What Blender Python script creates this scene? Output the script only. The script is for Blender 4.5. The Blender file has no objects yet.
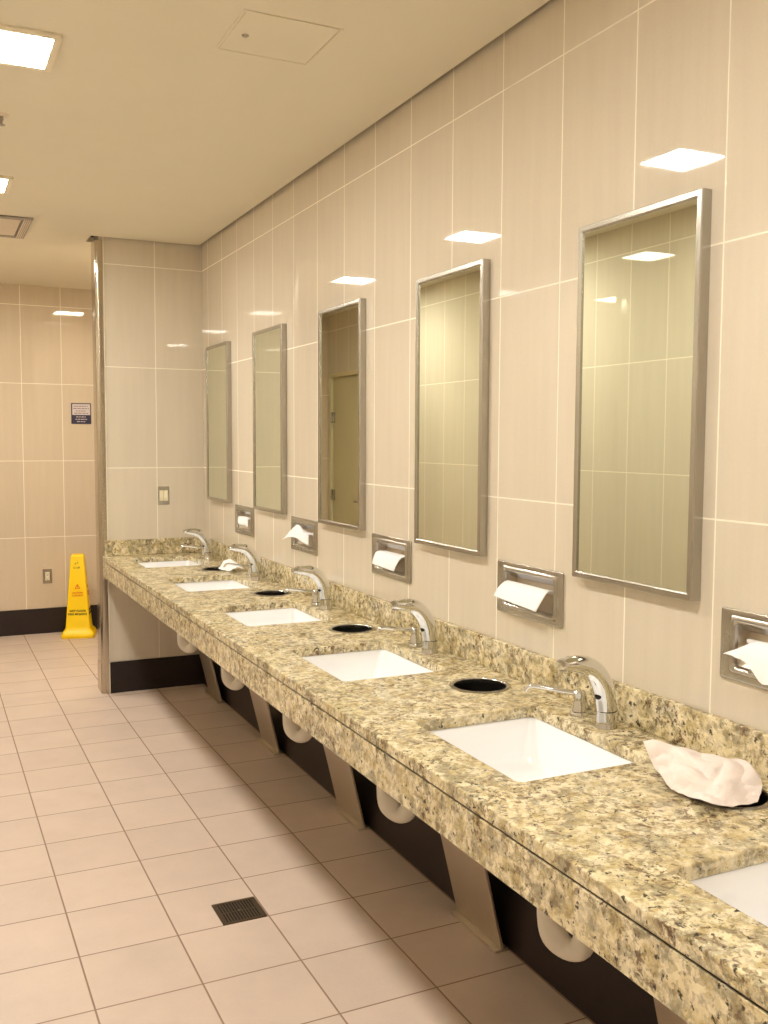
import bpy, bmesh, math, random
from mathutils import Vector, Matrix, noise as mnoise
random.seed(7)
SC = bpy.context.scene
COL = SC.collection
PI = math.pi

# ------------------------------------------------------------------ measures
ZC = 0.860            # counter top
XF = -0.636           # counter front edge
YE = 6.073            # face of the end wall
YFAR = 8.21           # far wall
YA, XA = 8.87, -1.16   # alcove with the door at the left end of the far wall
XL = -2.04            # opposite wall
ZCEIL = 2.790
YB = -1.40            # wall behind the camera
YC0 = 0.25            # near end of the counter
MIR0, PITCH = 5.664, 0.9385
BAY = [MIR0 - PITCH * i for i in range(6)]           # mirror / sink centres, far to near
MID = [b - PITCH / 2 for b in BAY[:5]]               # between them: dispensers, waste holes

# ------------------------------------------------------------------ helpers
def lin(r, g, b):
    f = lambda c: (c / 255 / 12.92) if c / 255 <= .04045 else ((c / 255 + .055) / 1.055) ** 2.4
    return (f(r), f(g), f(b), 1)

def finish(name, bm, mat, parent=None, smooth=False, loc=None):
    bmesh.ops.recalc_face_normals(bm, faces=bm.faces[:])
    me = bpy.data.meshes.new(name)
    bm.to_mesh(me); bm.free()
    for p in me.polygons: p.use_smooth = bool(smooth)
    o = bpy.data.objects.new(name, me)
    COL.objects.link(o)
    if isinstance(mat, (list, tuple)):
        for m in mat: me.materials.append(m)
    else:
        me.materials.append(mat)
    if parent: o.parent = parent
    if loc: o.location = loc
    return o

def smooth_by_angle(o, ang=35):
    me = o.data
    for p in me.polygons: p.use_smooth = True
    bm = bmesh.new(); bm.from_mesh(me)
    for e in bm.edges:
        if len(e.link_faces) == 2 and e.calc_face_angle(0) > math.radians(ang): e.smooth = False
    bm.to_mesh(me); bm.free()
    return o

def thing(name, label, cat, loc=(0, 0, 0), rz=0, group=None):
    o = bpy.data.objects.new(name, None); COL.objects.link(o)
    o.empty_display_size = .05
    o.location = loc; o.rotation_euler = (0, 0, rz)
    tag(o, label, cat, group)
    return o

def tag(o, label, cat, group=None):
    o['label'] = label; o['category'] = cat
    if group: o['group'] = group
    return o

def struct(o, label=None, cat=None):
    o['kind'] = 'structure'
    if label: o['label'] = label
    if cat: o['category'] = cat
    return o

def dup(root, loc, label, group=None):
    r = root.copy(); COL.objects.link(r); r.location = loc; r['label'] = label
    if group: r['group'] = group
    for ch in list(root.children):
        c = ch.copy(); COL.objects.link(c); c.parent = r
        for g in list(ch.children):
            d = g.copy(); COL.objects.link(d); d.parent = c
    return r

def box(bm, x0, x1, y0, y1, z0, z1, bevel=0, seg=2):
    m = Matrix.Translation(((x0 + x1) / 2, (y0 + y1) / 2, (z0 + z1) / 2)) @ Matrix.Diagonal((abs(x1 - x0), abs(y1 - y0), abs(z1 - z0), 1))
    r = bmesh.ops.create_cube(bm, size=1, matrix=m)
    if bevel:
        es = list({e for v in r['verts'] for e in v.link_edges})
        bmesh.ops.bevel(bm, geom=es, offset=bevel, segments=seg, profile=.5, affect='EDGES')

def rrect(cx, cy, hx, hy, r, n=5):
    pts = []
    for (sx, sy, a0) in ((1, 1, 0), (-1, 1, 90), (-1, -1, 180), (1, -1, 270)):
        for i in range(n + 1):
            a = math.radians(a0 + 90 * i / n)
            pts.append((cx + sx * (hx - r) + r * math.cos(a), cy + sy * (hy - r) + r * math.sin(a)))
    return pts

def circ(cx, cy, r, n=48):
    return [(cx + r * math.cos(2 * PI * i / n), cy + r * math.sin(2 * PI * i / n)) for i in range(n)]

def plate(loops, thick, bevel=0, M=None, res=1):
    """filled 2D outline with holes, given a thickness about z=0 and eased edges; returns a bmesh"""
    cu = bpy.data.curves.new('outline', 'CURVE'); cu.dimensions = '2D'; cu.fill_mode = 'BOTH'
    for lp in loops:
        s = cu.splines.new('POLY'); s.points.add(len(lp) - 1)
        for p, q in zip(s.points, lp): p.co = (q[0], q[1], 0, 1)
        s.use_cyclic_u = True
    cu.extrude = max(thick / 2 - bevel, 0)
    if bevel: cu.bevel_depth = bevel; cu.bevel_resolution = res; cu.offset = -bevel
    ob = bpy.data.objects.new('outline', cu); COL.objects.link(ob)
    bpy.context.view_layer.update()
    me = bpy.data.meshes.new_from_object(ob.evaluated_get(bpy.context.evaluated_depsgraph_get()))
    bm = bmesh.new(); bm.from_mesh(me)
    bmesh.ops.remove_doubles(bm, verts=bm.verts[:], dist=1e-5)
    if M: bmesh.ops.transform(bm, matrix=M, verts=bm.verts[:])
    bpy.data.objects.remove(ob); bpy.data.curves.remove(cu); bpy.data.meshes.remove(me)
    return bm

# plate in the y-z plane facing -x: (u,v) -> (y,z)
def M_yz(x): return Matrix(((0, 0, -1, x), (1, 0, 0, 0), (0, 1, 0, 0), (0, 0, 0, 1)))
# plate in the x-z plane: (u,v) -> (x,z) with thickness along y
def M_xz(y): return Matrix(((1, 0, 0, 0), (0, 0, -1, y), (0, 1, 0, 0), (0, 0, 0, 1)))
def M_xy(z): return Matrix.Translation((0, 0, z))

def loft(bm, loops, cap0=False, cap1=False, close=True):
    rows = [[bm.verts.new(p) for p in lp] for lp in loops]
    n = len(rows[0])
    for a, b in zip(rows, rows[1:]):
        for i in range(n if close else n - 1):
            j = (i + 1) % n
            bm.faces.new((a[i], a[j], b[j], b[i]))
    if cap0: bm.faces.new(rows[0])
    if cap1: bm.faces.new(list(reversed(rows[-1])))
    return rows

def lathe(bm, prof, cx=0, cy=0, n=32, cap0=True, cap1=True):
    loft(bm, [[(cx + r * math.cos(2 * PI * i / n), cy + r * math.sin(2 * PI * i / n), z) for i in range(n)] for r, z in prof], cap0, cap1)

def tube(bm, path, rad, n=16, caps=True, flat=None):
    """sweep a round (or flattened: flat = list of factors for the second axis) section along path"""
    P = [Vector(p) for p in path]
    if not isinstance(rad, (list, tuple)): rad = [rad] * len(P)
    loops = []; ref = None
    for i, p in enumerate(P):
        t = (P[min(i + 1, len(P) - 1)] - P[max(i - 1, 0)]).normalized()
        if ref is None:
            ref = Vector((0, 1, 0)) if abs(t.y) < .9 else Vector((1, 0, 0))
        ref = (ref - t * ref.dot(t)).normalized()
        b = t.cross(ref)
        f = flat[i] if flat else 1
        loops.append([p + ref * (rad[i] * f * math.cos(2 * PI * k / n)) + b * (rad[i] * math.sin(2 * PI * k / n)) for k in range(n)])
    loft(bm, loops, caps, caps)

def catmull(pts, sub):
    P = [Vector(p) for p in pts]; out = []
    for i in range(len(P) - 1):
        p0 = P[max(i - 1, 0)]; p1 = P[i]; p2 = P[i + 1]; p3 = P[min(i + 2, len(P) - 1)]
        for k in range(sub):
            t = k / sub
            out.append(.5 * ((2 * p1) + (p2 - p0) * t + (2 * p0 - 5 * p1 + 4 * p2 - p3) * t * t + (3 * p1 - p0 - 3 * p2 + p3) * t ** 3))
    out.append(P[-1]); return out

def interp(vals, sub):
    return [v.x for v in catmull([(v, 0, 0) for v in vals], sub)]

def text_bm(txt, size, depth=.0006, bold=.03):
    cu = bpy.data.curves.new('lettering', 'FONT'); cu.body = txt; cu.size = size; cu.extrude = depth
    cu.align_x = 'CENTER'; cu.align_y = 'CENTER'; cu.offset = size * bold
    ob = bpy.data.objects.new('lettering', cu); COL.objects.link(ob)
    bpy.context.view_layer.update()
    me = bpy.data.meshes.new_from_object(ob.evaluated_get(bpy.context.evaluated_depsgraph_get()))
    bm = bmesh.new(); bm.from_mesh(me)
    bpy.data.objects.remove(ob); bpy.data.curves.remove(cu); bpy.data.meshes.remove(me)
    return bm

# ------------------------------------------------------------------ materials
class G:
    def __init__(s, name):
        s.m = bpy.data.materials.new(name); s.m.use_nodes = True
        s.t = s.m.node_tree; s.b = s.t.nodes['Principled BSDF']
    def n(s, kind, **kw):
        nd = s.t.nodes.new(kind)
        for k, v in kw.items():
            if k.startswith('i_'):
                nd.inputs[k[2:].replace('_', ' ')].default_value = v
            else: setattr(nd, k, v)
        return nd
    def l(s, a, b): s.t.links.new(a, b)
    def math(s, op, a, b=None, c=None):
        nd = s.t.nodes.new('ShaderNodeMath'); nd.operation = op
        for i, v in enumerate((a, b, c)):
            if v is None: continue
            if isinstance(v, (int, float)): nd.inputs[i].default_value = v
            else: s.l(v, nd.inputs[i])
        return nd.outputs[0]
    def mix(s, fac, a, b, blend='MIX'):
        nd = s.t.nodes.new('ShaderNodeMix'); nd.data_type = 'RGBA'; nd.blend_type = blend
        for sock, v in ((nd.inputs[0], fac), (nd.inputs[6], a), (nd.inputs[7], b)):
            if isinstance(v, (int, float)): sock.default_value = v
            elif isinstance(v, tuple): sock.default_value = v
            else: s.l(v, sock)
        return nd.outputs[2]
    def ramp(s, fac, stops):
        nd = s.t.nodes.new('ShaderNodeValToRGB'); e = nd.color_ramp.elements
        while len(e) < len(stops): e.new(.5)
        for el, (p, c) in zip(e, stops): el.position = p; el.color = c
        s.l(fac, nd.inputs[0]); return nd.outputs[0]
    def coords(s):
        tc = s.n('ShaderNodeTexCoord'); return tc.outputs['Object']

def simple(name, col, rough=.5, metal=0, spec=.5, coat=0, var=0.0, vscale=40, aniso=None):
    g = G(name); b = g.b
    b.inputs['Roughness'].default_value = rough; b.inputs['Metallic'].default_value = metal
    b.inputs['Specular IOR Level'].default_value = spec; b.inputs['Coat Weight'].default_value = coat
    nz = g.n('ShaderNodeTexNoise'); nz.inputs['Scale'].default_value = vscale; nz.inputs['Detail'].default_value = 4
    co = g.coords()
    if aniso:
        mp = g.n('ShaderNodeMapping'); mp.inputs['Scale'].default_value = aniso; g.l(co, mp.inputs['Vector']); co = mp.outputs[0]
    g.l(co, nz.inputs['Vector'])
    lo = tuple(c * (1 - var) for c in col[:3]) + (1,); hi = tuple(min(1, c * (1 + var)) for c in col[:3]) + (1,)
    g.l(g.ramp(nz.outputs['Fac'], [(.3, lo), (.7, hi)]), b.inputs['Base Color'])
    if metal:
        r = g.n('ShaderNodeMapRange'); r.inputs['To Min'].default_value = rough * .96; r.inputs['To Max'].default_value = rough * 1.04
        g.l(nz.outputs['Fac'], r.inputs['Value']); g.l(r.outputs[0], b.inputs['Roughness'])
    return g.m

def tile_mat(name, ax, ay, ox, oy, sx, sy, grout, base, gcol, rough, spec=.9, streak=0.03, cellvar=.02, second=None, bump=.3, mott=0):
    """rectangular stack-bond tile in the plane of axes ax, ay"""
    g = G(name); b = g.b
    co = g.coords(); sep = g.n('ShaderNodeSeparateXYZ'); g.l(co, sep.inputs[0])
    A, B = sep.outputs[ax], sep.outputs[ay]
    u = g.math('DIVIDE', g.math('SUBTRACT', A, ox), sx); v = g.math('DIVIDE', g.math('SUBTRACT', B, oy), sy)
    def dist(w, s):
        f = g.math('FRACT', w)
        return g.math('MULTIPLY', g.math('MINIMUM', f, g.math('SUBTRACT', 1, f)), s)
    d = g.math('MINIMUM', dist(u, sx), dist(v, sy))
    mr = g.n('ShaderNodeMapRange'); mr.interpolation_type = 'SMOOTHSTEP'
    mr.inputs['From Min'].default_value = grout * .35; mr.inputs['From Max'].default_value = grout * .65
    mr.inputs['To Min'].default_value = 1; mr.inputs['To Max'].default_value = 0
    g.l(d, mr.inputs['Value']); mask = mr.outputs[0]
    cid = g.n('ShaderNodeCombineXYZ'); g.l(g.math('FLOOR', u), cid.inputs[0]); g.l(g.math('FLOOR', v), cid.inputs[1])
    wn = g.n('ShaderNodeTexWhiteNoise'); g.l(cid.outputs[0], wn.inputs['Vector'])
    # streaks run along the second axis, cloudier for floors
    cs = g.n('ShaderNodeCombineXYZ')
    g.l(g.math('MULTIPLY', A, 26.0 if streak else 5.0), cs.inputs[0]); g.l(g.math('MULTIPLY', B, 1.6 if streak else 5.0), cs.inputs[1])
    g.l(g.math('MULTIPLY', wn.outputs['Value'], 37.0), cs.inputs[2])
    nz = g.n('ShaderNodeTexNoise'); nz.inputs['Scale'].default_value = 1.0; nz.inputs['Detail'].default_value = 5; nz.inputs['Roughness'].default_value = .6
    g.l(cs.outputs[0], nz.inputs['Vector'])
    st = streak or mott
    dk = tuple(c * (1 - st) for c in base[:3]) + (1,); lt = tuple(min(1, c * (1 + st)) for c in base[:3]) + (1,)
    col = g.ramp(nz.outputs['Fac'], [(.3, dk), (.7, lt)])
    fine = g.n('ShaderNodeTexNoise'); fine.inputs['Scale'].default_value = 160; fine.inputs['Detail'].default_value = 2; g.l(co, fine.inputs['Vector'])
    col = g.mix(.06, col, fine.outputs['Color'], 'OVERLAY')
    k = g.n('ShaderNodeMapRange'); k.inputs['To Min'].default_value = 1 - cellvar; k.inputs['To Max'].default_value = 1 + cellvar
    g.l(wn.outputs['Value'], k.inputs['Value'])
    sc = g.n('ShaderNodeVectorMath'); sc.operation = 'SCALE'; g.l(col, sc.inputs[0]); g.l(k.outputs[0], sc.inputs['Scale'])
    g.l(g.mix(mask, sc.outputs[0], gcol), b.inputs['Base Color'])
    rr = g.math('ADD', g.math('MULTIPLY', mask, .6 - rough if rough < .6 else 0), rough)
    g.l(rr, b.inputs['Roughness']); b.inputs['Specular IOR Level'].default_value = spec
    bp = g.n('ShaderNodeBump'); bp.inputs['Strength'].default_value = bump; bp.inputs['Distance'].default_value = .001
    g.l(g.math('SUBTRACT', 1, mask), bp.inputs['Height']); g.l(bp.outputs[0], b.inputs['Normal'])
    return g.m

TILE = lin(213, 203, 185); GROUT = lin(240, 234, 218)
R0, RH = 2.019 - .6167 * 4, .6167
M_wall_r = tile_mat('beige_wall_tile_side', 1, 2, 1.338, R0, .3063, RH, .0042, TILE, GROUT, .025)
M_wall_e = tile_mat('beige_wall_tile_end', 0, 2, -.297, R0, .3063, RH, .0042, TILE, GROUT, .025)
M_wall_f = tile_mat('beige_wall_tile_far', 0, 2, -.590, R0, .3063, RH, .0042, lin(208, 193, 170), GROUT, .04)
M_wall_l = tile_mat('beige_wall_tile_opposite', 1, 2, 1.30, R0, .3063, RH, .0042, TILE, GROUT, .025)
M_floor = tile_mat('beige_floor_tile', 0, 1, -.925, 2.657, .3035, .3035, .0055, lin(207, 189, 174), lin(146, 121, 99), .42, spec=.35, streak=0, mott=.05, cellvar=.025, bump=.5)
M_ceil = simple('painted_ceiling', lin(228, 220, 200), .85, spec=.2, var=.012, vscale=3)
M_void = simple('ceiling_gap_dark', lin(60, 48, 34), .9, spec=.1, var=.05)
M_base = simple('dark_brown_base_tile', lin(44, 35, 34), .35, spec=.3, var=.12, vscale=30)
M_steel = simple('brushed_steel', lin(184, 180, 172), .24, metal=1, var=.015, vscale=6, aniso=(4, 4, 1))
M_steel_h = simple('brushed_steel_horizontal', lin(188, 184, 176), .27, metal=1, var=.015, vscale=6, aniso=(4, 1, 4))
M_post = simple('polished_corner_steel', lin(196, 186, 170), .17, metal=1, var=.01, vscale=5)
M_leg = simple('satin_steel_leg', lin(216, 206, 190), .42, metal=1, var=.015, vscale=6, aniso=(4, 4, 1))
M_chrome = simple('polished_chrome', lin(222, 222, 220), .07, metal=1, var=.01)
M_black = simple('black_gloss', lin(16, 15, 15), .15, var=.1)
M_seam = simple('dark_seam', lin(40, 36, 32), .5, var=.1)
M_binint = simple('black_bin_sleeve', lin(14, 12, 11), .35, spec=.4, var=.2)
M_porc = simple('white_porcelain', lin(246, 247, 250), .12, spec=.5, var=.006, vscale=6)
M_paper = simple('white_paper', lin(246, 245, 248), .9, spec=.1, var=.012, vscale=25)
M_tissue = simple('thin_pinkish_paper', lin(232, 221, 215), .95, spec=.05, var=.02, vscale=30)
M_pvc = simple('white_trap_cover', lin(232, 226, 212), .5, spec=.4, var=.02)
M_wood = simple('plywood_rail', lin(168, 134, 96), .7, var=.1, vscale=18, aniso=(10, 1, 10))
M_yellow = simple('yellow_plastic', lin(255, 214, 0), .38, spec=.45, var=.015, vscale=8)
M_ink = simple('black_ink', lin(40, 32, 10), .7, var=.05)
M_red = simple('red_ink', lin(222, 84, 10), .7, var=.05)
M_navy = simple('navy_sign', lin(44, 42, 72), .4, var=.04)
M_sgrey = simple('pale_sign_panel', lin(206, 196, 196), .45, var=.02)
M_sline = simple('sign_grey_print', lin(120, 110, 118), .6, var=.05)
M_ivory = simple('ivory_plastic', lin(238, 230, 200), .35, var=.01)
M_door = simple('painted_door', lin(202, 192, 158), .5, var=.015, vscale=4)
M_trimwhite = simple('white_light_trim', lin(236, 226, 204), .5, var=.01)
M_vent = simple('grey_vent_metal', lin(158, 146, 134), .5, var=.03)
M_ventl = simple('pale_vent_metal', lin(220, 206, 186), .5, var=.02)
M_bronze = simple('bronze_drain', lin(96, 80, 60), .4, metal=.7, var=.12, vscale=60)
M_pit = simple('drain_pit', lin(22, 18, 13), .8, var=.2)

def mirror_mat():
    g = G('mirror_glass'); b = g.b
    b.inputs['Metallic'].default_value = 1; b.inputs['Roughness'].default_value = .012
    nz = g.n('ShaderNodeTexNoise'); nz.inputs['Scale'].default_value = 1.2; g.l(g.coords(), nz.inputs['Vector'])
    g.l(g.ramp(nz.outputs['Fac'], [(.3, (.77, .81, .69, 1)), (.7, (.79, .83, .71, 1))]), b.inputs['Base Color'])
    return g.m
M_mirror = mirror_mat()

def granite():
    g = G('speckled_gold_granite'); b = g.b
    co = g.coords()
    def nz(scale, det=3, ro=.55, off=0, dist=0):
        n = g.n('ShaderNodeTexNoise'); n.inputs['Scale'].default_value = scale; n.inputs['Detail'].default_value = det
        n.inputs['Roughness'].default_value = ro; n.inputs['Distortion'].default_value = dist
        mp = g.n('ShaderNodeMapping'); mp.inputs['Location'].default_value = (off, off * .7, off * 1.3)
        g.l(co, mp.inputs['Vector']); g.l(mp.outputs[0], n.inputs['Vector']); return n.outputs['Fac']
    base = g.ramp(nz(12, 4), [(.30, lin(196, 184, 146)), (.44, lin(228, 218, 184)), (.58, lin(243, 236, 212)), (.74, lin(208, 200, 174))])
    vo = g.n('ShaderNodeTexVoronoi'); vo.inputs['Scale'].default_value = 75; vo.inputs['Randomness'].default_value = 1
    wv = g.n('ShaderNodeTexNoise'); wv.inputs['Scale'].default_value = 45; g.l(co, wv.inputs['Vector'])
    add = g.n('ShaderNodeVectorMath'); add.operation = 'MULTIPLY_ADD'; g.l(wv.outputs['Color'], add.inputs[0]); add.inputs[1].default_value = (.025, .025, .025); g.l(co, add.inputs[2])
    g.l(add.outputs[0], vo.inputs['Vector'])
    sep = g.n('ShaderNodeSeparateColor'); g.l(vo.outputs['Color'], sep.inputs[0])
    cry = g.ramp(sep.outputs[0], [(.0, lin(150, 134, 96)), (.2, lin(212, 198, 154)), (.5, lin(246, 240, 216)), (.8, lin(226, 218, 196)), (1, lin(168, 162, 144))])
    c = g.mix(.5, base, cry)
    gold = g.ramp(nz(24, 5, .68, 3.1), [(.50, (0, 0, 0, 1)), (.62, (1, 1, 1, 1))])
    c = g.mix(g.math('MULTIPLY', gold, .6), c, lin(172, 150, 92))
    grey = g.ramp(nz(20, 5, .7, 9.4), [(.52, (0, 0, 0, 1)), (.61, (1, 1, 1, 1))])
    c = g.mix(g.math('MULTIPLY', grey, .65), c, lin(138, 132, 116))
    clus = g.ramp(nz(8, 3, .6, 13.3), [(.36, (.25, .25, .25, 1)), (.60, (1, 1, 1, 1))])
    olive = g.ramp(nz(40, 5, .72, 31.2, .5), [(.515, (0, 0, 0, 1)), (.59, (1, 1, 1, 1))])
    c = g.mix(g.math('MULTIPLY', g.math('MULTIPLY', olive, clus), .75), c, lin(112, 98, 66))
    brown = g.ramp(nz(58, 5, .7, 5.2, .4), [(.535, (0, 0, 0, 1)), (.60, (1, 1, 1, 1))])
    c = g.mix(g.math('MULTIPLY', g.math('MULTIPLY', brown, clus), .85), c, lin(98, 68, 50))
    blk = g.ramp(nz(66, 4, .62, 21.7, .3), [(.605, (0, 0, 0, 1)), (.66, (1, 1, 1, 1))])
    c = g.mix(g.math('MULTIPLY', blk, .92), c, lin(38, 34, 32))
    c = g.mix(1, c, (.95, .91, .81, 1), 'MULTIPLY')
    g.l(c, b.inputs['Base Color'])
    b.inputs['Roughness'].default_value = .13; b.inputs['Specular IOR Level'].default_value = .5
    return g.m
M_granite = granite()

def emit(name, col, s):
    g = G(name); b = g.b
    b.inputs['Base Color'].default_value = (.8, .8, .8, 1)
    b.inputs['Emission Color'].default_value = col; b.inputs['Emission Strength'].default_value = s
    return g.m
M_lamp_warm = emit('warm_lamp_diffuser', (1.0, .84, .60, 1), 52)
M_lamp = emit('lamp_diffuser', (1.0, .95, .865, 1), 123)

# ------------------------------------------------------------------ the room
def rect(u0, u1, v0, v1): return [(u0, v0), (u1, v0), (u1, v1), (u0, v1)]

bm = bmesh.new(); box(bm, XL - .12, .3, YB - .12, YA + .12, -.1, 0)
struct(finish('floor', bm, M_floor), 'beige square tile floor with thin dark grout')

# mirror wall: openings where the towel dispensers are recessed
holes = [rect(m - .137, m + .137, 1.072, 1.186) for m in MID]
bm = plate([rect(YB - .12, YFAR + .12, 0, 2.86)] + holes, .12, 0, M_yz(.06))
struct(finish('wall_right', bm, M_wall_r), 'glossy beige tiled wall carrying the mirrors')
bm = bmesh.new(); box(bm, -.632, -.0005, YE, YE + .15, 0, 2.83)
struct(finish('wall_end', bm, M_wall_e), 'short tiled end wall closing the counter')
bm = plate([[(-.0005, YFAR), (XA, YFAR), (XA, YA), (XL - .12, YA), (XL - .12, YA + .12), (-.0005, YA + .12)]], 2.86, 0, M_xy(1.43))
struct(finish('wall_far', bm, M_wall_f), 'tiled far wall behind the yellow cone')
DY0, DY1, DZ = 7.86, 8.80, 2.225
bm = plate([[(YB - .12, 0), (DY0, 0), (DY0, DZ), (DY1, DZ), (DY1, 0), (YA - .0005, 0), (YA - .0005, 2.86), (YB - .12, 2.86)]], .12, 0, M_yz(XL - .06))
struct(finish('wall_left', bm, M_wall_l), 'tiled wall opposite the mirrors')
bm = bmesh.new(); box(bm, XL, -.0005, YB - .12, YB, 0, 2.86)
struct(finish('wall_back', bm, M_wall_e))

# ceiling with a narrow shadow gap along the tiled walls
gap = .022
bm = plate([[(XL, YB), (-gap, YB), (-gap, YE - gap), (-.655 - gap, YE - gap), (-.655 - gap, YE + .172), (-gap, YE + .172), (-gap, YFAR), (XA, YFAR), (XA, YA), (XL, YA)]], .03, 0, M_xy(ZCEIL + .015))
ce = struct(finish('ceiling', bm, M_ceil), 'cream painted ceiling with a shadow gap along the tiles')
bm = bmesh.new(); box(bm, XL - .12, .12, YB - .12, YA + .12, 2.862, 2.9)
v = finish('ceiling_void', bm, M_void, ce)

# dark base tiles
bm = bmesh.new(); box(bm, -.012, -.0005, YB, YE - .012, 0, .195, .0015)
struct(finish('baseboard_right', bm, M_base))
bm = bmesh.new(); box(bm, -.604, -.0005, YE - .012, YE - .0005, 0, .195, .0015)
struct(finish('baseboard_end', bm, M_base))
bm = bmesh.new(); box(bm, XA, -.0005, YFAR - .012, YFAR - .0005, 0, .205, .0015)
struct(finish('baseboard_far', bm, M_base))
bm = bmesh.new(); box(bm, XL + .0005, XL + .012, YB, DY0 - .06, 0, .2, .0015)
struct(finish('baseboard_left', bm, M_base))

# steel corner guard on the free end of the short wall
prof = [(-.6085, YE - .005), (-.6085, YE - .0006), (-.6326, YE - .0006), (-.6326, YE + .1506), (-.6085, YE + .1506), (-.6085, YE + .155)]
for cy, a0 in ((YE + .135, 90), (YE + .015, 180)):      # two rounded corners
    for k in range(9):
        a = math.radians(a0 + 90 * k / 8); prof.append((-.634 + .020 * math.cos(a), cy + .020 * math.sin(a)))
bm = plate([prof], 2.772, 0, M_xy(1.386))
post = struct(smooth_by_angle(finish('trim_1', bm, M_post)), 'steel corner guard on the end of the short wall')
bm = bmesh.new(); box(bm, -.6565, -.6542, YE + .012, YE + .140, .004, .19, .0008)
finish('kick_plate', bm, M_leg, post)
bm = bmesh.new(); box(bm, -.6085, -.6040, YE - .008, YE - .0006, 0, 2.772)
struct(finish('trim_2', bm, M_trimwhite), 'thin pale edge strip beside the steel corner guard')

# door in the opposite wall (seen in the third mirror)
bm = bmesh.new()
box(bm, XL - .05, XL - .012, DY0 + .045, DY1 - .045, .008, DZ - .045, .002)
door = struct(finish('door_1', bm, M_door), 'pale flush door seen in the third mirror')
bm = bmesh.new()
box(bm, XL - .1, XL + .014, DY0 + .001, DY0 + .042, 0, DZ - .001, .003); box(bm, XL - .1, XL + .014, DY1 - .042, DY1 - .001, 0, DZ - .001, .003)
box(bm, XL - .1, XL + .014, DY0 + .042, DY1 - .042, DZ - .042, DZ - .001, .003)
finish('door_frame', bm, M_door, door)
for z in (.3, 1.05, 1.80):
    bm = bmesh.new()
    tube(bm, [(XL + .006, DY1 - .052, z - .05), (XL + .006, DY1 - .052, z + .05)], .0085, 12)
    box(bm, XL - .010, XL + .001, DY1 - .105, DY1 - .047, z - .05, z + .05, .001)
    finish('hinge', bm, M_steel, door)
bm = bmesh.new()
tube(bm, catmull([(XL - .012, DY0 + .11, 1.02), (XL + .05, DY0 + .11, 1.02), (XL + .055, DY0 + .13, 1.02), (XL + .055, DY0 + .23, 1.02)], 4), .009, 12)
lathe_b = bmesh.new(); bmesh.ops.create_cone(bm, cap_ends=True, segments=24, radius1=.03, radius2=.03, depth=.01,
    matrix=Matrix.Translation((XL - .007, DY0 + .11, 1.02)) @ Matrix.Rotation(PI / 2, 4, 'Y'))
lathe_b.free()
smooth_by_angle(finish('door_handle', bm, M_steel, door))

# ------------------------------------------------------------------ counter
ct = thing('vanity_countertop', 'long speckled gold granite washroom countertop along the mirror wall', 'countertop', (0, 0, 0))
TH = .030
SX0, SX1, SHY = -.502, -.142, .240
loops = [rect(XF, -.001, YC0, YE - .001)]
for b in BAY: loops.append(rrect((SX0 + SX1) / 2, b, (SX1 - SX0) / 2, SHY, .016))
BINX, BINR, BINDY = -.158, .081, .018
BINY = [q + BINDY for q in MID[:4]] + [MID[4] - .006]
BINXS = [BINX] * 4 + [-.152]
for bx, by in zip(BINXS, BINY): loops.append(circ(bx, by, BINR))
bm = plate(loops, TH, .004, M_xy(ZC - TH / 2), 2)
o = finish('counter_slab', bm, M_granite, ct)
bm = bmesh.new(); box(bm, XF + .0008, XF + .023, YC0, YE - .001, .733, ZC - TH - .0042, .0012)
finish('front_apron', bm, M_granite, ct)
bm = bmesh.new(); box(bm, -.021, -.001, YC0, YE - .0215, ZC + .0005, .957, .003)
finish('backsplash', bm, M_granite, ct)
bm = bmesh.new(); box(bm, XF + .010, -.001, YE - .021, YE - .001, ZC + .0005, .957, .003)
finish('backsplash', bm, M_granite, ct)
bm = bmesh.new(); box(bm, XF + .0235, XF + .047, YC0, YE - .02, .722, ZC - TH - .004)
finish('support_rail', bm, M_wood, ct)
bm = bmesh.new(); box(bm, XF + .005, XF + .018, YC0 + .01, YE - .002, ZC - TH - .0041, ZC - TH - .0002)
finish('joint_line', bm, M_seam, ct)

ORD = ['closest to the end wall', 'second from the end wall', 'third from the end wall', 'fourth from the end wall', 'fifth from the end wall', 'sixth from the end wall, cut by the frame']

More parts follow.
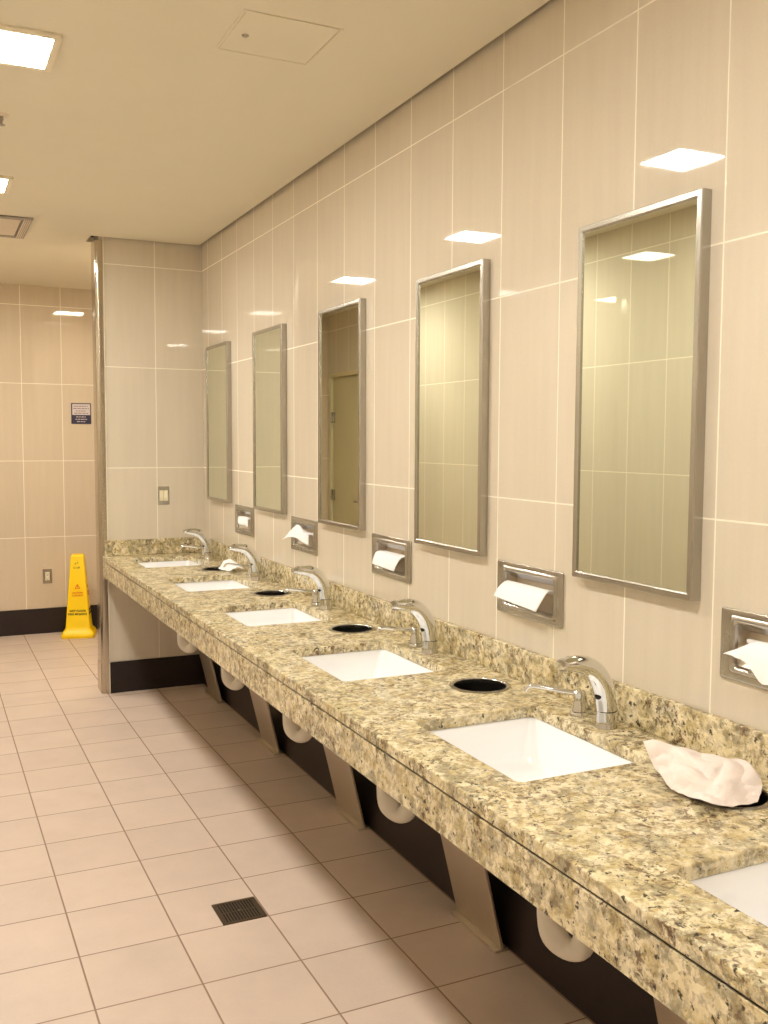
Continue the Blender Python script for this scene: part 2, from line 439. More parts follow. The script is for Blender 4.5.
# ------------------------------------------------------------------ sinks
def make_sink():
    t = thing('undermount_sink', '', 'sink', group='undermount sinks along the counter')
    cx = (SX0 + SX1) / 2; hx = (SX1 - SX0) / 2
    zt = -TH - .0012
    def L(dx, dy, z, r, sx=0): return [(p[0], p[1], z) for p in rrect(cx + sx, 0, hx + dx, SHY + dy, r, 6)]
    bm = bmesh.new()
    DX = .072
    rows = [L(.022, .022, zt, .03), L(.004, .004, zt, .02), L(.0, .0, zt - .006, .022), L(-.006, -.007, zt - .04, .03), L(-.018, -.022, zt - .095, .042),
            L(-.036, -.044, zt - .120, .05, .012), L(-.075, -.11, zt - .132, .05, .038), L(-.115, -.185, zt - .137, .04, .064), L(-.142, -.214, zt - .139, .022, DX)]
    outer = [L(-.142, -.214, zt - .151, .022, DX), L(-.09, -.12, zt - .150, .05, .045), L(-.024, -.03, zt - .135, .05, .008), L(-.004, -.008, zt - .098, .04), L(.010, .009, zt - .016, .03), L(.022, .022, zt - .014, .03), L(.022, .022, zt, .03)]
    loft(bm, rows + outer)
    bmesh.ops.remove_doubles(bm, verts=bm.verts[:], dist=1e-6)
    smooth_by_angle(finish('basin', bm, M_porc, t), 50)
    bm = bmesh.new()
    lathe(bm, [(.0, zt - .139), (.016, zt - .139), (.020, zt - .1365), (.0245, zt - .1355), (.0265, zt - .1375), (.024, zt - .150), (.022, zt - .175), (.0, zt - .175)], cx + .072, 0, 28, False, False)
    bmesh.ops.remove_doubles(bm, verts=bm.verts[:], dist=1e-6)
    smooth_by_angle(finish('drain', bm, M_chrome, t))
    return t
SINKLAB = ['white undermount sink closest to the end wall', 'white undermount sink, second from the end wall', 'white undermount sink, third from the end wall',
           'white undermount sink, fourth from the end wall', 'white undermount sink beside the crumpled paper, fifth from end wall', 'white undermount sink in the near corner, cut by the frame edge']
s0 = make_sink()
for i, b in enumerate(BAY):
    if i == 0: s0.location = (0, b, ZC); s0['label'] = SINKLAB[0]
    else: dup(s0, (0, b, ZC), SINKLAB[i])

# ------------------------------------------------------------------ faucets
def make_faucet():
    t = thing('faucet', '', 'faucet', group='sensor faucets along the counter')
    path = catmull([(0, 0, .044), (-.002, 0, .062), (-.006, 0, .086), (-.017, 0, .116), (-.037, 0, .144), (-.065, 0, .163), (-.098, 0, .171), (-.128, 0, .173), (-.150, 0, .171)], 5)
    rad = interp([.0262, .0266, .0272, .0272, .0262, .0240, .0206, .0160, .0098], 5)
    fl = interp([.96, .96, .96, .96, .97, 1.0, 1.1, 1.35, 1.9], 5)
    bm = bmesh.new(); tube(bm, path, rad, 24, True, fl)
    smooth_by_angle(finish('spout', bm, M_chrome, t), 50)
    bm = bmesh.new(); lathe(bm, [(.0285, 0), (.0285, .003), (.0272, .006), (.0262, .020), (.0258, .0425)], 0, 0, 32)
    smooth_by_angle(finish('base', bm, M_chrome, t), 40)
    bm = bmesh.new(); lathe(bm, [(.0248, .0422), (.0262, .0424), (.0262, .0444), (.0248, .0446)], 0, 0, 32)
    smooth_by_angle(finish('seam_ring', bm, M_seam, t))
    # dark sensor window on the front of the neck
    bm = bmesh.new()
    c = Vector((-.0065, 0, .083)); rows = []
    for k, rr in ((0, 1.0), (1, .8), (2, .05)):
        lp = []
        for i in range(20):
            a = 2 * PI * i / 20; ang = .42 * rr * math.cos(a) - .22; dz = .0075 * rr * math.sin(a)
            R = .0272 + (.0003, .0012, .0015)[k]
            lp.append((c.x - R * math.cos(ang), R * .96 * math.sin(ang), c.z + dz))
        rows.append(lp)
    loft(bm, rows, True, True)
    smooth_by_angle(finish('sensor_window', bm, M_black, t), 60)
    bm = bmesh.new(); lathe(bm, [(.0, .156), (.0085, .156), (.0085, .168), (.0, .168)], -.134, 0, 20, False, False)
    bmesh.ops.remove_doubles(bm, verts=bm.verts[:], dist=1e-6)
    smooth_by_angle(finish('aerator', bm, M_steel, t))
    return t
f0 = make_faucet()
FX = -.084
for i in range(5):
    lab = 'curved chrome sensor faucet at the sink ' + ORD[i]
    p = (FX, BAY[i], ZC + .0003)
    if i == 0: f0.location = p; f0['label'] = lab
    else: dup(f0, p, lab)

# ------------------------------------------------------------------ soap dispensers
def make_soap():
    t = thing('soap_dispenser', '', 'soap dispenser', group='counter soap dispensers')
    bm = bmesh.new(); lathe(bm, [(.0248, 0), (.0248, .005), (.0225, .010), (.0165, .012)], 0, 0, 28)
    smooth_by_angle(finish('base_ring', bm, M_chrome, t))
    bm = bmesh.new(); lathe(bm, [(.0190, .012), (.0168, .022), (.0145, .036), (.0136, .040), (.0136, .052), (.0155, .053), (.0155, .062), (.0125, .0655)], 0, 0, 28)
    smooth_by_angle(finish('pump_head', bm, M_chrome, t))
    bm = bmesh.new()
    pth = catmull([(-.008, 0, .058), (-.038, 0, .061), (-.084, 0, .068), (-.118, 0, .072), (-.132, 0, .069), (-.140, 0, .057)], 5)
    tube(bm, pth, interp([.0075, .0070, .0064, .0060, .0060, .0052], 5), 14)
    smooth_by_angle(finish('spout', bm, M_chrome, t))
    return t
q0 = make_soap()
ROT = [-12, -8, -10, -6, -36]
for i in range(5):
    lab = 'chrome pump soap dispenser beside the faucet ' + ORD[i]
    p = (-.080, BAY[i] + .116, ZC + .0003)
    if i == 0: o = q0; o.location = p; o['label'] = lab
    else: o = dup(q0, p, lab)
    o.rotation_euler.z = math.radians(ROT[i])

# ------------------------------------------------------------------ waste holes
def make_waste():
    t = thing('waste_chute', '', 'waste bin', group='round waste holes in the counter')
    bm = bmesh.new(); r = BINR
    prof = [(r - .002, .001), (r - .0005, .0034), (r + .0045, .0042), (r + .0095, .0016), (r + .0095, .0003), (r - .0022, .0003), (r - .0022, -.012), (r - .0035, -.012), (r - .0035, .0003)]
    lathe(bm, prof + [prof[0]], 0, 0, 56, False, False)
    bmesh.ops.remove_doubles(bm, verts=bm.verts[:], dist=1e-6)
    smooth_by_angle(finish('rim', bm, M_steel, t))
    bm = bmesh.new()
    prof = [(r - .0038, -.010), (r - .006, -.08), (r - .008, -.216), (0, -.216), (0, -.220), (r - .006, -.220), (r - .003, -.08), (r - .0037, -.010)]
    lathe(bm, prof, 0, 0, 48, False, False)
    bmesh.ops.remove_doubles(bm, verts=bm.verts[:], dist=1e-6)
    smooth_by_angle(finish('sleeve', bm, M_binint, t))
    return t
w0 = make_waste()
WL = ['round waste hole holding a crumpled towel, between the two far sinks', 'round open waste hole between second and third sinks from end wall', 'round open waste hole between third and fourth sinks from end wall',
      'round open waste hole between fourth and fifth sinks from end wall', 'round waste hole covered by crumpled paper at the near end']
for i, m in enumerate(MID):
    if i == 0: w0.location = (BINXS[i], BINY[i], ZC); w0['label'] = WL[0]
    else: dup(w0, (BINXS[i], BINY[i], ZC), WL[i])

# ------------------------------------------------------------------ mirrors
MW, MH, MZ = .4535, .933, 1.2105
def make_mirror():
    t = thing('wall_mirror', '', 'mirror', group='steel framed mirrors on the tiled wall')
    hw = MW / 2; d = .030; fw = .017
    outer = [(-hw, 0), (hw, 0), (hw, MH), (-hw, MH)]
    def L(ins, x): return [(x, (hw - ins) * (1 if a > 0 else -1), ins if z == 0 else MH - ins) for a, z in outer]
    bm = bmesh.new()
    loft(bm, [L(0, -.0005), L(0, -d + .003), L(.002, -d), L(fw - .003, -d), L(fw, -d + .002), L(fw, -d + .010), L(fw, -.0005), L(0, -.0005)])
    bmesh.ops.remove_doubles(bm, verts=bm.verts[:], dist=1e-6)
    finish('mirror_frame', bm, M_steel, t)
    bm = bmesh.new(); box(bm, -d + .006, -d + .011, -hw + fw - .0005, hw - fw + .0005, fw - .0005, MH - fw + .0005)
    finish('mirror_glass', bm, M_mirror, t)
    return t
m0 = make_mirror()
ML = ['steel framed mirror closest to the end wall', 'steel framed mirror second from the end wall', 'steel framed mirror showing the pale door in its reflection',
      'steel framed mirror between the door-reflecting one and the largest one', 'largest steel framed mirror, nearest the camera, showing a ceiling lamp']
for i in range(5):
    if i == 0: m0.location = (0, BAY[0], MZ); m0['label'] = ML[0]
    else: dup(m0, (0, BAY[i], MZ), ML[i])

# ------------------------------------------------------------------ recessed towel dispensers
def make_disp():
    t = thing('towel_dispenser', '', 'paper towel dispenser', group='recessed towel dispensers')
    HW, HH = .171, .080          # plate half sizes
    ow, oz0, oz1 = .128, -.048, .050
    bm = plate([rrect(0, 0, HW, HH, .006, 3), rrect(0, (oz0 + oz1) / 2, ow, (oz1 - oz0) / 2, .010, 3)], .007, .0028, M_yz(-.0037), 2)
    smooth_by_angle(finish('face_plate', bm, M_steel_h, t), 30)
    # stamped raised border round the opening
    def R(x, e, r): return [(x, p[0], p[1]) for p in rrect(0, (oz0 + oz1) / 2, ow + e, (oz1 - oz0) / 2 + e, r, 4)]
    bm = bmesh.new()
    rows = [R(-.0066, .017, .012), R(-.0105, .012, .011), R(-.0112, .008, .010), R(-.0095, .003, .009), R(-.003, -.0008, .008), R(.0022, -.0010, .008)]
    loft(bm, rows)
    smooth_by_angle(finish('raised_rim', bm, M_steel_h, t), 60)
    # recess: sloping floor, sides, back
    bm = bmesh.new(); w = ow - .001
    P = [(.0026, oz0 + .001), (.0026, oz1 - .001), (.045, oz1 - .001), (.030, oz0 + .040)]
    a = [bm.verts.new((x, -w, z)) for x, z in P]; c = [bm.verts.new((x, w, z)) for x, z in P]
    for i in (1, 2, 3):
        j = (i + 1) % 4
        bm.faces.new((a[i], a[j], c[j], c[i]))
    bm.faces.new(a); bm.faces.new(list(reversed(c)))
    o = finish('recess', bm, M_leg, t)
    # hooded baffle hanging from the top of the opening
    bm = plate([[(.004, oz1 - .0015), (.0055, oz1 - .0015), (.016, oz1 - .015), (.024, oz1 - .018), (.024, oz1 - .0195), (.0148, oz1 - .0165)]], 2 * w - .004, 0, M_xz(0))
    finish('baffle', bm, M_steel_h, t)
    # folded stack inside
    bm = bmesh.new(); box(bm, .018, .030, -w + .02, w - .008, oz1 - .046, oz1 - .036, .002)
    finish('towel_stack', bm, M_paper, t)
    return t
d0 = make_disp()
DL = ['recessed steel towel dispenser closest to the end wall, with a small crumpled towel', 'recessed steel towel dispenser with a pointed towel sticking out left',
      'recessed steel towel dispenser between third and fourth mirrors from the end wall', 'recessed steel towel dispenser with a wide flat towel hanging out',
      'recessed steel towel dispenser at the picture edge, under the largest mirror']
ZD = 1.129
for i, m in enumerate(MID):
    if i == 0: d0.location = (0, m, ZD); d0['label'] = DL[0]
    else: dup(d0, (0, m, ZD), DL[i])

def sheet(name, stations, sub, label, loc, crease=0, seed=0, thick=.0007, group=None, freq=22, mat=None):
    """thin paper surface through rows of control points"""
    rows = [catmull(r, sub) for r in stations]
    cols = list(zip(*rows)); grid = list(zip(*[catmull(c, sub) for c in cols]))
    bm = bmesh.new(); V = []
    for r in grid:
        vr = []
        for p in r:
            if crease:
                q = p * freq + Vector((seed, seed * 2, 0))
                h = 2.2 * abs(mnoise.noise(q)) + .45 * abs(mnoise.noise(q * 2.3 + Vector((5, 1, 3)))) - .6
                n = Vector((mnoise.noise(q * .6), mnoise.noise(q * .6 + Vector((9, 0, 0))), mnoise.noise(q * .6 + Vector((0, 9, 0)))))
                p = p + n * crease * .5 + Vector((-.55, -.35, .75)) * h * crease
            vr.append(bm.verts.new(p))
        V.append(vr)
    for i in range(len(V) - 1):
        for j in range(len(V[0]) - 1):
            bm.faces.new((V[i][j], V[i + 1][j], V[i + 1][j + 1], V[i][j + 1]))
    o = finish(name, bm, mat or M_paper, None, smooth=not crease, loc=loc)
    md = o.modifiers.new('thickness', 'SOLIDIFY'); md.thickness = thick; md.offset = 0
    tag(o, label, 'paper towel', group)
    return o
TG = 'towels hanging from the dispensers'
# local frame of a dispenser: x out of the wall is negative, y along it, z up
# far one: small crumple
sheet('paper_towel', [[(.029, .085, .006), (.012, .09, .014), (-.012, .075, .016), (-.022, .07, -.012)],
                      [(.029, .035, .008), (.010, .03, .020), (-.022, .035, .012), (-.026, .03, -.020)],
                      [(.029, -.03, .008), (.010, -.03, .016), (-.016, -.03, .018), (-.020, -.035, -.024)],
                      [(.029, -.09, .006), (.012, -.095, .012), (-.014, -.09, .012), (-.018, -.095, -.030)]], 5,
      'small crumpled white towel in the dispenser closest to the end wall', (0, MID[0], ZD), .010, 3, group=TG, freq=28)
sheet('paper_towel', [[(.029, .09, .000), (-.010, .10, .000), (-.040, .125, -.010), (-.062, .150, -.030)],
                      [(.029, .05, .008), (-.010, .06, .014), (-.045, .070, .020), (-.058, .072, -.012)],
                      [(.029, .00, .008), (-.008, .01, .030), (-.030, .015, .050), (-.046, .005, -.008)],
                      [(.029, -.05, .008), (-.010, -.05, .018), (-.026, -.055, .010), (-.036, -.05, -.022)],
                      [(.029, -.10, .004), (-.010, -.10, .012), (-.022, -.11, .012), (-.026, -.115, -.034)]], 5,
      'white towel with pointed tip leaning left out of its dispenser', (0, MID[1], ZD), .004, 8, group=TG)
sheet('paper_towel', [[(.029, .112, .006), (.010, .113, .014), (-.014, .112, .010), (-.026, .112, -.012), (-.030, .114, -.036)],
                      [(.029, .00, .006), (.010, .00, .015), (-.016, .00, .012), (-.030, .00, -.012), (-.035, .00, -.038)],
                      [(.029, -.108, .006), (.010, -.108, .014), (-.014, -.108, .010), (-.028, -.100, -.014), (-.034, -.088, -.042)]], 6,
      'smooth white towel hanging from the dispenser between third and fourth mirrors', (0, MID[2], ZD), group=TG)
sheet('paper_towel', [[(.029, .110, .006), (.010, .112, .018), (-.014, .113, .020), (-.040, .112, .002), (-.058, .110, -.022)],
                      [(.029, .00, .006), (.010, .00, .018), (-.014, .00, .020), (-.038, .00, .000), (-.056, .00, -.030)],
                      [(.029, -.110, .006), (.010, -.110, .017), (-.014, -.112, .018), (-.034, -.112, -.004), (-.050, -.104, -.038)]], 6,
      'wide flat white towel hanging far out of the dispenser by the largest mirror', (0, MID[3], ZD), group=TG)
sheet('paper_towel', [[(.029, .085, .000), (-.010, .100, .000), (-.030, .118, -.008), (-.040, .128, -.014)],
                      [(.029, .060, .008), (-.010, .066, .018), (-.034, .070, .006), (-.044, .060, -.022)],
                      [(.029, .010, .008), (-.012, .020, .024), (-.040, .020, -.004), (-.052, .006, -.054)],
                      [(.029, -.06, .008), (-.012, -.05, .018), (-.038, -.05, .004), (-.050, -.04, -.040)],
                      [(.029, -.11, .004), (-.010, -.11, .010), (-.030, -.115, .004), (-.040, -.12, -.020)]], 5,
      'ragged white towel sticking out of the dispenser at the picture edge', (0, MID[4], ZD), .004, 5, group=TG)

# crumpled paper on the near waste hole
m = MID[4]
def off(pts): return [[(x, y - m, z - ZC) for x, y, z in r] for r in pts]
st = [[(-.234, 1.555, .874), (-.228, 1.585, .900), (-.221, 1.612, .924), (-.205, 1.61, .895)],
      [(-.256, 1.497, .866), (-.222, 1.52, .898), (-.172, 1.55, .919), (-.115, 1.57, .868)],
      [(-.258, 1.425, .866), (-.212, 1.452, .900), (-.130, 1.485, .916), (-.066, 1.515, .866)],
      [(-.240, 1.370, .867), (-.178, 1.405, .897), (-.102, 1.455, .912), (-.050, 1.48, .866)],
      [(-.160, 1.348, .870), (-.118, 1.378, .884), (-.084, 1.415, .892), (-.060, 1.435, .868)]]
sheet('crumpled_paper_towel', off(st), 14, 'large crumpled pinkish white paper covering the near waste hole', (0, m, ZC + .006), .0125, 2, freq=18, mat=M_tissue)
# crumpled paper by the far waste hole
m = MID[0]
st = [[(-.150, .045, .006), (-.13, .05, .022), (-.10, .05, .020), (-.075, .035, .006)],
      [(-.165, .010, .006), (-.135, .012, .042), (-.095, .015, .056), (-.055, .015, .008)],
      [(-.160, -.040, .006), (-.125, -.035, .040), (-.085, -.03, .045), (-.045, -.03, .008)],
      [(-.120, -.100, .005), (-.095, -.090, .020), (-.07, -.085, .018), (-.04, -.08, .006)]]
sheet('crumpled_paper_towel', [[(x, y, z) for x, y, z in r] for r in st], 7, 'small crumpled white paper on the rim of the far waste hole', (0, m - .045, ZC + .004), .009, 6, freq=34)

# ------------------------------------------------------------------ under the counter
def make_leg():
    t = thing('counter_support', '', 'counter support', group='steel supports under the counter')
    w = .138
    bm = bmesh.new()
    pr = [(-.045, .010), (-.1915, .610), (-.1825, .6125), (-.036, .0125)]
    a = [bm.verts.new((x, -w, z)) for x, z in pr]; c = [bm.verts.new((x, w, z)) for x, z in pr]
    for i in range(4): bm.faces.new((a[i], a[(i + 1) % 4], c[(i + 1) % 4], c[i]))
    bm.faces.new(a); bm.faces.new(list(reversed(c)))
    bmesh.ops.bevel(bm, geom=bm.edges[:], offset=.0015, segments=1, affect='EDGES')
    finish('slanted_panel', bm, M_leg, t)
    bm = bmesh.new(); box(bm, -.068, -.020, -w, w, .0005, .010, .001)  # low pale strip added on the floor below the slanted panel
    finish('foot_strip', bm, M_leg, t)
    bm = bmesh.new(); box(bm, -.192, -.0005, -w, w, .6128, .6168, .001)
    finish('wall_bracket', bm, M_leg, t)
    return t
l0 = make_leg()
LEGY = [5.69, 4.65, 3.61, 2.575, 1.545]
LL = ['slanted steel counter support closest to the end wall', 'slanted steel counter support, second from the end wall', 'slanted steel counter support, third from the end wall',
      'slanted steel counter support, fourth from end wall, widest one fully visible', 'slanted steel counter support at the bottom picture edge']
for i, y in enumerate(LEGY):
    if i == 0: l0.location = (0, y, 0); l0['label'] = LL[0]
    else: dup(l0, (0, y, 0), LL[i])

def make_trap():
    t = thing('drain_trap', '', 'drain pipe', group='white covered drain traps under the sinks')
    bm = bmesh.new(); cx = (SX0 + SX1) / 2
    cx += .072
    pth = catmull([(cx, 0, -.2072), (cx, 0, -.30), (cx, 0, -.40), (cx, -.002, -.455), (cx + .006, -.018, -.497), (cx + .024, -.048, -.522), (cx + .044, -.078, -.508), (cx + .05, -.086, -.46), (cx + .05, -.086, -.40)], 5)
    tube(bm, pth, interp([.0262, .0262, .0265, .0285, .0330, .0270, .0285, .0275, .0265], 5), 20)
    smooth_by_angle(finish('trap_bend', bm, M_pvc, t), 60)
    bm = bmesh.new()
    pth = catmull([(cx + .05, -.086, -.3985), (cx + .05, -.080, -.365), (cx + .046, -.05, -.345), (cx + .042, .06, -.342), (cx + .05, .19, -.340), (cx + .09, .222, -.34), (-.06, .224, -.34), (-.0135, .224, -.34)], 5)
    tube(bm, pth, interp([.022, .022, .022, .022, .022, .022, .022, .022], 5), 18)
    smooth_by_angle(finish('waste_arm', bm, M_pvc, t), 60)
    return t
t0 = make_trap()
for i, b in enumerate(BAY[:5]):
    lab = 'white covered drain trap under the sink ' + ORD[i]
    if i == 0: t0.location = (0, b, ZC); t0['label'] = lab
    else: dup(t0, (0, b, ZC), lab)

# ------------------------------------------------------------------ floor drain
t = thing('floor_drain', 'small square bronze drain grate set in the floor tiles', 'floor drain', (-.702, 3.034, 0))
bm = plate([rrect(0, 0, .075, .075, .003, 2), rrect(0, 0, .064, .064, .002, 2)], .003, .0006, M_xy(.0018))
finish('drain_frame', bm, M_bronze, t)
bm = bmesh.new()
for k in range(13):
    x = -.060 + k * .010
    box(bm, x - .0024, x + .0024, -.0645, .0645, .0009, .0028)
box(bm, -.0645, .0645, -.002, .002, .0009, .0024)
finish('grate_bars', bm, M_bronze, t)
bm = bmesh.new(); box(bm, -.066, .066, -.066, .066, .0002, .0006); finish('pit', bm, M_pit, t)
bm = bmesh.new(); lathe(bm, [(.006, .0028), (.006, .0036), (.004, .0040)], 0, 0, 16); finish('screw', bm, M_steel, t)

# ------------------------------------------------------------------ wet floor cone
t = thing('wet_floor_cone', 'tall yellow plastic wet floor cone standing by the far wall', 'floor cone', (-.522, 7.985, .0005), math.radians(-14))
bm = bmesh.new()
def S(h, z, r): return [(p[0], p[1], z) for p in rrect(0, 0, h, h, r, 4)]
rows = [S(.122, 0, .02), S(.127, .008, .022), S(.127, .022, .022), S(.121, .040, .022), S(.108, .055, .02), S(.099, .066, .017), S(.094, .085, .014), S(.072, .37, .012), S(.050, .645, .010), S(.047, .655, .010), S(.040, .660, .010), S(.030, .661, .008), S(.030, .64, .008)]
loft(bm, rows, True, True)
smooth_by_angle(finish('cone_body', bm, M_yellow, t), 40)
slope = math.atan((.094 - .050) / (.645 - .085))
def on_front(bm, z, side=0, lift=.0012, dx=0):
    h = .094 - (z - .085) * math.tan(slope) + lift
    M = Matrix.Rotation(side * PI / 2, 4, 'Z') @ Matrix.Translation((dx, -h, z)) @ Matrix.Rotation(PI / 2 - slope, 4, 'X')
    bmesh.ops.transform(bm, matrix=M, verts=bm.verts[:]); return bm
for side in (0, 1):
    for z, s, txt in ((.214, .0225, 'WET FLOOR'), (.189, .0225, 'PISO MOJADO')):
        finish('lettering', on_front(text_bm(txt, s), z, side), M_ink, t)
    for z, s, txt in ((.358, .018, 'CAUTION'), (.337, .018, 'CUIDADO')):
        finish('warning_lettering', on_front(text_bm(txt, s), z, side), M_red, t)
    # small warning triangle
    bm = plate([[(-.022, -.018), (.022, -.018), (0, .022)], [(-.014, -.0135), (.014, -.0135), (0, .0125)]], .001)
    bm2 = plate([circ(-.001, .006, .0026, 12)], .001); me = bpy.data.meshes.new('t'); bm2.to_mesh(me); bm.from_mesh(me); bm2.free()
    bm2 = plate([[(-.003, .003), (.003, .001), (.006, -.004), (.004, -.005), (.001, -.002), (.004, -.010), (.001, -.011), (-.003, -.004)]], .001); bm2.to_mesh(me); bm.from_mesh(me); bm2.free()
    bpy.data.meshes.remove(me)
    finish('warning_triangle', on_front(bm, .408, side), M_red, t)
# hand written marks near the top
bm = bmesh.new()
def stroke(pts): tube(bm, [(x, y, 0) for x, y in pts], .0019, 6)
stroke([(-.018, .008), (-.012, .026), (-.007, .008)]); stroke([(-.016, .014), (-.008, .015)]); stroke([(.002, .026), (.010, .027)]); stroke([(.006, .027), (.005, .010)])
stroke([(-.018, -.012), (-.026, -.010), (-.026, -.022), (-.018, -.024)]); stroke([(-.012, -.014), (-.008, -.024), (-.003, -.016), (.001, -.024), (.005, -.012)])
stroke([(.011, -.026), (.012, -.008), (.019, -.010), (.018, -.017), (.012, -.018)])
stroke([(.0, .04), (.0, .046)])
finish('handwriting', on_front(bm, .575), M_ink, t)

# ------------------------------------------------------------------ small wall fittings
t = thing('wall_sign', 'small square sign, pale top and navy bottom, on the far wall', 'sign', (-.4435, YFAR, 1.787))
bm = plate([rrect(0, 0, .078, .084, .003, 2)], .007, .001, M_xz(-.0042)); finish('sign_board', bm, M_navy, t)
bm = plate([rect(-.070, .070, -.012, .076)], .0012, 0, M_xz(-.0084)); finish('sign_panel', bm, M_sgrey, t)
def lines(name, mat, spec):
    bm = bmesh.new(); rnd = random.Random(4)
    for z, x0, x1 in spec:
        x = x0
        while x < x1 - .006:
            w = min(rnd.uniform(.012, .03), x1 - x)
            bm2 = x + w
            box(bm, x, bm2, -.0096, -.0080 if mat is not M_sgrey else -.0076, z - .0032, z + .0032)
            x += w + .005
    finish(name, bm, mat, t)
lines('print_lines', M_sline, [(.058, -.058, .052), (.040, -.064, .060), (.020, -.044, .036), (.002, -.058, .054)])
lines('pale_print_lines', M_sgrey, [(-.028, -.040, .034), (-.047, -.046, .044), (-.066, -.036, .030)])

def wall_box(name, lab, cat, loc, kind):
    t = thing(name, lab, cat, loc)
    bm = plate([rrect(0, 0, .036, .058, .004, 3)], .005, .0015, M_xz(-.003)); finish('cover_plate', bm, M_steel, t)
    if kind == 'outlet':
        bm = plate([rrect(0, 0, .0168, .0335, .002, 2)], .004, .001, M_xz(-.0066)); o = finish('receptacle', bm, M_ivory, t)
        for s in (-1, 1):
            bm = bmesh.new()
            for dx in (-.006, .006): box(bm, dx - .001, dx + .001, -.0092, -.0086, s * .018 - .004, s * .018 + .004)
            box(bm, -.0055, .0055, -.0090, -.0086, s * .018 - .011, s * .018 - .0085)
            finish('socket_slots', bm, M_black, o)
    else:
        for dx in (-.0135, .0135):
            bm = plate([rrect(dx, 0, .0122, .0335, .002, 2)], .005, .0015, M_xz(-.0066)); finish('rocker', bm, M_ivory, t)
    for s in (-1, 1):
        bm = bmesh.new(); bmesh.ops.create_cone(bm, cap_ends=True, segments=12, radius1=.003, radius2=.0025, depth=.0015, matrix=Matrix.Translation((0, -.006, s * .048)) @ Matrix.Rotation(PI / 2, 4, 'X'))
        finish('screw', bm, M_steel, t)
    return t
wall_box('light_switch', 'steel plate with two ivory rockers on the end wall above the counter', 'light switch', (-.258, YE, 1.2265), 'switch')
wall_box('wall_outlet', 'steel plate with ivory receptacle low on the far wall by the cone', 'outlet', (-.732, YFAR, .466), 'outlet')

# ------------------------------------------------------------------ ceiling fittings
def make_light():
    t = thing('ceiling_light', '', 'ceiling light', group='square ceiling lights')
    bm = plate([rrect(0, 0, .152, .152, .004, 2), rrect(0, 0, .1285, .1285, .003, 2)], .012, .002, M_xy(-.0065)); finish('trim_frame', bm, M_trimwhite, t)
    bm = bmesh.new(); box(bm, -.128, .128, -.128, .128, -.006, -.002); finish('diffuser', bm, M_lamp, t)
    return t
LX = -1.355
c0 = make_light()
LYS = [(LX, 3.275), (LX, 5.025), (LX, 6.775), (LX, 1.525), (LX, -.225), (-.32, 6.66)]
CL = ['square glowing ceiling light nearest the top left corner', 'square glowing ceiling light next to the grey air vent', 'square glowing ceiling light beyond the air vent, seen as wall reflection',
      'square glowing ceiling light in front of the access panel, seen as reflection', 'square glowing ceiling light above the camera',
      'square glowing ceiling light behind the short end wall, above the yellow cone']
for i, (x, y) in enumerate(LYS):
    if i == 0: c0.location = (x, y, ZCEIL); c0['label'] = CL[0]
    else: o = dup(c0, (x, y, ZCEIL), CL[i])
# the lamp behind the end wall is set dimmer and warmer to tone down the far wall
for ch in o.children:
    if ch.name.startswith('diffuser'):
        ch.data = ch.data.copy(); ch.data.materials[0] = M_lamp_warm

t = thing('ceiling_vent', 'grey metal air vent in the ceiling at the left edge', 'air vent', (-1.19, 6.0, ZCEIL))
bm = plate([rect(-.155, .155, -.285, .285), rect(-.105, .105, -.235, .235)], .010, .002, M_xy(-.0055)); finish('vent_frame', bm, M_vent, t)
bm = bmesh.new(); box(bm, -.096, .096, -.224, .224, -.0085, -.0065, .001)
finish('center_plate', bm, M_ventl, t)
bm = bmesh.new()
for k in range(4):
    x = .113 + k * .0105
    box(bm, x - .002, x + .002, -.262, .262, -.0125, -.0104)
finish('slats', bm, M_ventl, t)
bm = bmesh.new(); box(bm, -.105, .105, -.235, .235, -.0012, -.0002); finish('vent_back', bm, M_vent, t)
bm = bmesh.new(); box(bm, -.10, -.05, -.05, .05, -.0125, -.0085, .001); finish('damper_plate', bm, M_vent, t)

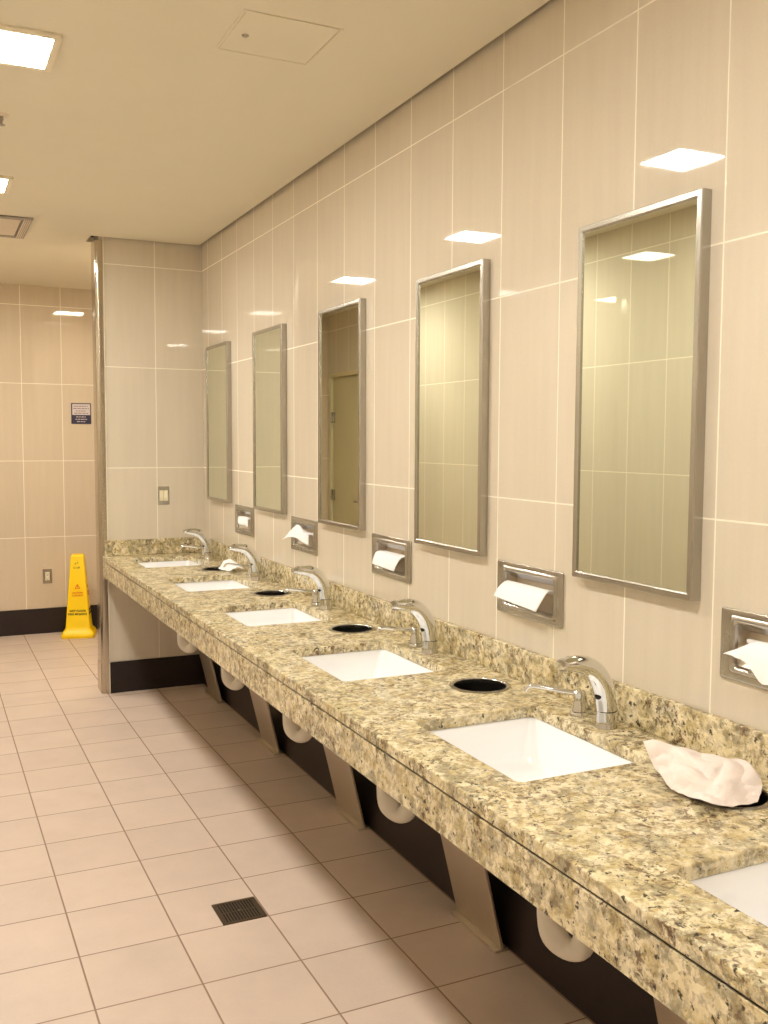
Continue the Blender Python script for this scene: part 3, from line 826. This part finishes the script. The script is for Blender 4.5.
t = thing('access_panel', 'square cream access panel with a round lock in the ceiling', 'access panel', (-.612, 2.870, ZCEIL))
bm = plate([rect(-.152, .152, -.152, .152), rect(-.1440, .1440, -.1440, .1440)], .003, .0005, M_xy(-.0017)); finish('panel_frame', bm, M_ceil, t)
bm = bmesh.new(); box(bm, -.1425, .1425, -.1425, .1425, -.0022, -.0004); finish('panel_door', bm, M_ceil, t)
bm = bmesh.new(); lathe(bm, [(.0, -.0062), (.008, -.0062), (.011, -.0045), (.011, -.0022), (.0, -.0022)], -.098, .012, 20, False, False)
bmesh.ops.remove_doubles(bm, verts=bm.verts[:], dist=1e-6)
finish('lock', bm, M_steel, t)
bm = bmesh.new(); box(bm, -.1440, .1440, -.1440, -.1425, -.0012, -.0004); box(bm, -.1440, .1440, .1425, .1440, -.0012, -.0004)
box(bm, -.1440, -.1425, -.144, .144, -.0012, -.0004); box(bm, .1425, .1440, -.144, .144, -.0012, -.0004); finish('shadow_joint', bm, M_seam, t)

t = thing('sprinkler_head', 'small steel sprinkler in the ceiling at the left picture edge', 'sprinkler', (-1.318, 3.98, ZCEIL))
bm = bmesh.new(); lathe(bm, [(.0, -.006), (.024, -.006), (.030, -.002), (.030, -.0003), (.0, -.0003)], 0, 0, 28, False, False)
bmesh.ops.remove_doubles(bm, verts=bm.verts[:], dist=1e-6); smooth_by_angle(finish('escutcheon', bm, M_ventl, t))
bm = bmesh.new(); lathe(bm, [(.009, -.006), (.009, -.020), (.005, -.022), (.004, -.034), (.014, -.036), (.014, -.038), (.003, -.039)], 0, 0, 20)
smooth_by_angle(finish('nozzle', bm, M_vent, t))

# ------------------------------------------------------------------ camera
yaw, pitch, roll = 0.4451, -0.0737, 0.0046
F = Vector((math.sin(yaw) * math.cos(pitch), math.cos(yaw) * math.cos(pitch), math.sin(pitch)))
R = Vector((math.cos(yaw), -math.sin(yaw), 0)); U = R.cross(F)
R2 = math.cos(roll) * R + math.sin(roll) * U; U2 = -math.sin(roll) * R + math.cos(roll) * U
cam = bpy.data.cameras.new('camera'); co = bpy.data.objects.new('camera', cam); COL.objects.link(co)
cam.sensor_fit = 'VERTICAL'; cam.sensor_height = 36; cam.lens = 965.065 / 1024 * 36; cam.clip_start = .02
co.matrix_world = Matrix(((R2.x, U2.x, -F.x, -1.6167), (R2.y, U2.y, -F.y, 0), (R2.z, U2.z, -F.z, 1.5767), (0, 0, 0, 1)))
SC.camera = co

# ------------------------------------------------------------------ render look
w = bpy.data.worlds.new('world'); SC.world = w; w.use_nodes = True
w.node_tree.nodes['Background'].inputs[0].default_value = (.02, .018, .015, 1)
vs = SC.view_settings
vs.view_transform = 'Standard'; vs.look = 'None'; vs.gamma = 1; vs.exposure = 0; vs.use_curve_mapping = False
SC.cycles.use_denoising = True
SC.cycles.max_bounces = 10; SC.cycles.diffuse_bounces = 6; SC.cycles.glossy_bounces = 6
SC.cycles.sample_clamp_indirect = 12
